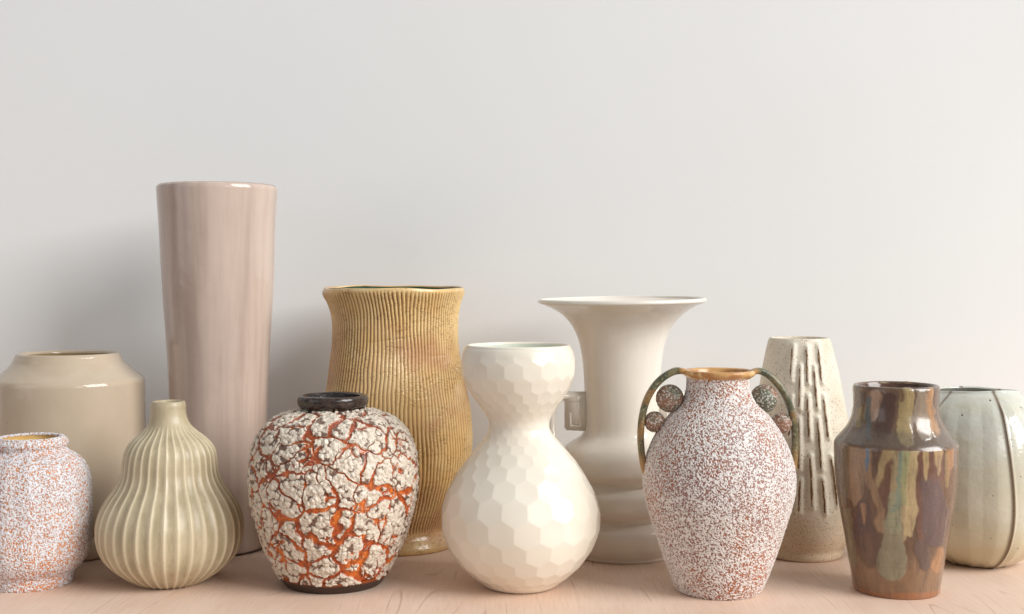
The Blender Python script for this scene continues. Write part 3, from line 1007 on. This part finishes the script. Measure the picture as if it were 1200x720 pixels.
def drip_colors(T, s, r, z, P):
    Pm = P.copy()
    Pm[..., 1] = -np.abs(Pm[..., 1])          # the far side repeats the run of the near side
    px, py = v.photo(Pm)
    wx = vnoise(P, 70, 1) * 5 + vnoise(P, 200, 2) * 2.2
    wy = vnoise(P, 60, 5) * 8
    px = px + wx; py = py + wy * 0.6
    lin = lambda c: np.array(S(*c)[:3])
    edge_n = vnoise(P * np.array([1, 1, .35]), 420, 3) * 2.6
    body = lin((106, 78, 55)); tan = lin((134, 102, 74)); rust = lin((152, 100, 64))
    n1 = vnoise(P * np.array([1, 1, .4]), 40, 8) + .5
    C = body * (1 - n1[..., None] * .5) + lin((86, 62, 50)) * n1[..., None] * .5
    a = sstep(py, 640, 675)[..., None]
    C = C * (1 - a) + tan * a
    thick = [np.zeros(T.shape)]
    def paint(C, L, gate):
        for _, col, pts in L:
            best = np.full(T.shape, 1e9)
            for (x0, y0, w0), (x1, y1, w1) in zip(pts, pts[1:]):
                dx, dy = x1 - x0, y1 - y0
                t = np.clip(((px - x0) * dx + (py - y0) * dy) / (dx * dx + dy * dy), 0, 1)
                d = np.hypot(px - x0 - t * dx, py - y0 - t * dy) - (w0 + (w1 - w0) * t)
                best = np.minimum(best, d)
            al = (1 - sstep(best + edge_n, -1.5, 1.5)) * gate * 0.90
            thick[0] = np.maximum(thick[0], al)
            C = C * (1 - al[..., None]) + lin(col) * al[..., None]
        return C
    zs = v.z(519.5)
    gate = 1 - sstep(z, v.z(520.5), v.z(518))
    C = paint(C, LAYERS, gate)
    Cn = np.ones(C.shape) * lin((112, 88, 66))
    Cn = Cn * (1 - .5 * n1[..., None]) + lin((92, 70, 58)) * .5 * n1[..., None]
    Cn = paint(Cn, NECK, np.ones(T.shape))
    sh = sstep(z, v.z(520.5), v.z(518))[..., None]
    C = C * (1 - sh) + Cn * sh
    # darker metallic band on the shoulder
    st = 1 + 0.34 * vnoise(P * np.array([1, 1, .10]), 260, 12) + 0.22 * vnoise(P * np.array([1, 1, .25]), 620, 14)
    C = C * np.clip(st, .6, 1.4)[..., None]
    bandw = (sstep(z, v.z(519), v.z(515)) * (1 - sstep(z, v.z(505), v.z(496))))[..., None] * 0.55
    C = C * (1 - bandw) + lin((98, 88, 78)) * bandw
    f = sstep(z, 0.0065 + vnoise(P, 30) * .003, 0.0050 + vnoise(P, 30) * .003)[..., None]
    C = C * (1 - f) + rust * f
    lift = thick[0] * 0.00035
    d = vnoise(P, 16) * 0.0009 + vnoise(P * np.array([.3, .3, 1]), 150) * 0.0003 + lift
    return d, {}, {'glaze': C}


m = NT('brown_drip_glaze', rough=0.22, spec=0.55, coat=0.6, coat_rough=0.12)
c = m.obj()
col = m.attr('glaze', 'Color')
sp1 = m.noise(m.scale(c, (1, 1, .4)), 330, 4, .6)
sp2 = m.noise(m.scale(c, (1, 1, .22)), 120, 4, .65)
col = m.mix(m.step(sp1, .55, .75, 0, .12), col, S(166, 136, 100))
col = m.mix(m.step(sp2, .50, .68, 0, .45), col, S(76, 54, 42))
rings = m.noise(m.scale(c, (.1, .1, 1)), 500, 3, .6)
col = m.mix(m.step(rings, .5, .7, 0, .15), col, S(80, 58, 44))
m.color(col)
m.rough(m.step(sp2, .3, .7, .2, .38))
m.bump(m.math('ADD', sp1, m.math('MULTIPLY', rings, .6)), 0.0002, .6)
v.shell('body', v.foot_end(v.with_lip(pr, 0.0042)), 560, 320, m.m, fn=drip_colors)
m = gloss_glaze('dark_brown_inside', S(72, 50, 40), S(104, 76, 62), rough=0.12, scale=60)
v.lining(pr, 0.0042, m.m)

# ---- celadon lobed vase at right edge
v = Vase('vase', 'pale celadon lobed vase with thin brown vertical seams and pinholes, cut by the right edge', 1145, 1.317)
pr = v.prof([(458.5, 46.5), (460.5, 49), (464, 54), (470, 61), (478, 67.8), (489, 74.5), (503, 80.3), (520, 84.6), (540, 87.4), (562, 88.4), (582, 87.4), (600, 84.2), (616, 79), (629, 72.2), (640, 63.6), (648, 54.6), (654, 45), (657.7, 38)])
RIBS = [math.radians(a - 20.5) for a in (24, 84, 144, 204, 264, 324)]


def seams(T, s, r, z, P):
    d = np.zeros_like(T); rb = np.zeros_like(T)
    lob = np.zeros_like(T)
    for a in RIBS:
        drift = 0.03 * np.sin(z * 30 + a)
        x = (T - a - drift + math.pi) % (2 * math.pi) - math.pi
        arc = x * r
        d = np.maximum(d, np.exp(-(arc / 0.0016) ** 2) * 0.0019)
        rb = np.maximum(rb, np.exp(-((arc + 0.0006) / 0.0019) ** 2))
        lob = np.maximum(lob, np.exp(-(x / 0.16) ** 2))
    d = d * (1 - 0.95 * sstep(z, v.z(480), v.z(464)))
    flat = (np.cos((T - RIBS[0]) * 6) * .5 + .5)
    fac = np.abs(((T - RIBS[0]) * 18 / (2 * math.pi)) % 1 - .5)
    d = d + flat * 0.0022 * sstep(z, .0, .03) * (1 - sstep(z, v.z(485), v.z(465))) - fac * 0.0016 * (1 - sstep(z, v.z(480), v.z(462))) + vnoise(P, 18) * 0.0016 + vnoise(P * np.array([.2, .2, 1]), 90) * 0.0005
    return d, {'rib': rb}


def rimwave(P, T, Z):
    w = sstep(P[..., 2], v.z(500), v.z(458))
    P = P.copy()
    P[..., 2] += w * (0.0010 * np.cos(T) + 0.0009 * np.sin(2 * T + 1.0) + 0.0003 * np.sin(5 * T))
    return P


m = NT('pale_celadon_glaze', rough=0.13, spec=0.5, coat=0.2, coat_rough=0.05)
c = m.obj()
rb = m.attr('rib', 'Fac')
zz_ = m.sep(c, 2)
bandz = m.math('ADD', zz_, m.math('MULTIPLY', m.math('SUBTRACT', m.noise(m.scale(c, (.3, .3, 1)), 60, 3), .5), 0.03))
col = m.mix(m.step(bandz, 0.02, 0.06), S(198, 184, 152), S(206, 201, 182))
col = m.mix(m.step(bandz, 0.10, 0.15), col, S(208, 209, 199))
col = m.mix(m.step(m.noise(m.scale(c, (.4, .4, 1)), 40, 4, .6), .4, .7, 0, .5), col, S(196, 188, 160))
pv = m.voro(c, 150, 'F1'); pvc = m.voro(c, 150, 'F1', out='Color')
dot = m.math('MULTIPLY', m.step(pv, .06, .13, 1.0, 0.0), m.step(m.sep(pvc, 0), .70, .72))
pv2 = m.voro(c, 60, 'F1'); pvc2 = m.voro(c, 60, 'F1', out='Color')
dot2 = m.math('MULTIPLY', m.step(pv2, .05, .09, 1.0, 0.0), m.step(m.sep(pvc2, 1), .72, .74))
dot = m.math('MAXIMUM', dot, dot2)
col = m.mix(m.math('MULTIPLY', dot, .85), col, S(82, 62, 44))
col = m.mix(m.math('MULTIPLY', rb, .9), col, S(104, 78, 48))
m.color(col)
m.bump(m.math('ADD', m.math('SUBTRACT', m.noise(c, 45, 3, .6), m.math('MULTIPLY', dot, .4)), m.math('MULTIPLY', m.noise(c, 220, 2), .15)), 0.0011, .9)
v.shell('body', v.foot_end(v.with_lip(pr, 0.0035)), 480, 240, m.m, fn=seams, post=rimwave)
v.lining(pr, 0.0035, m.m, post=rimwave)
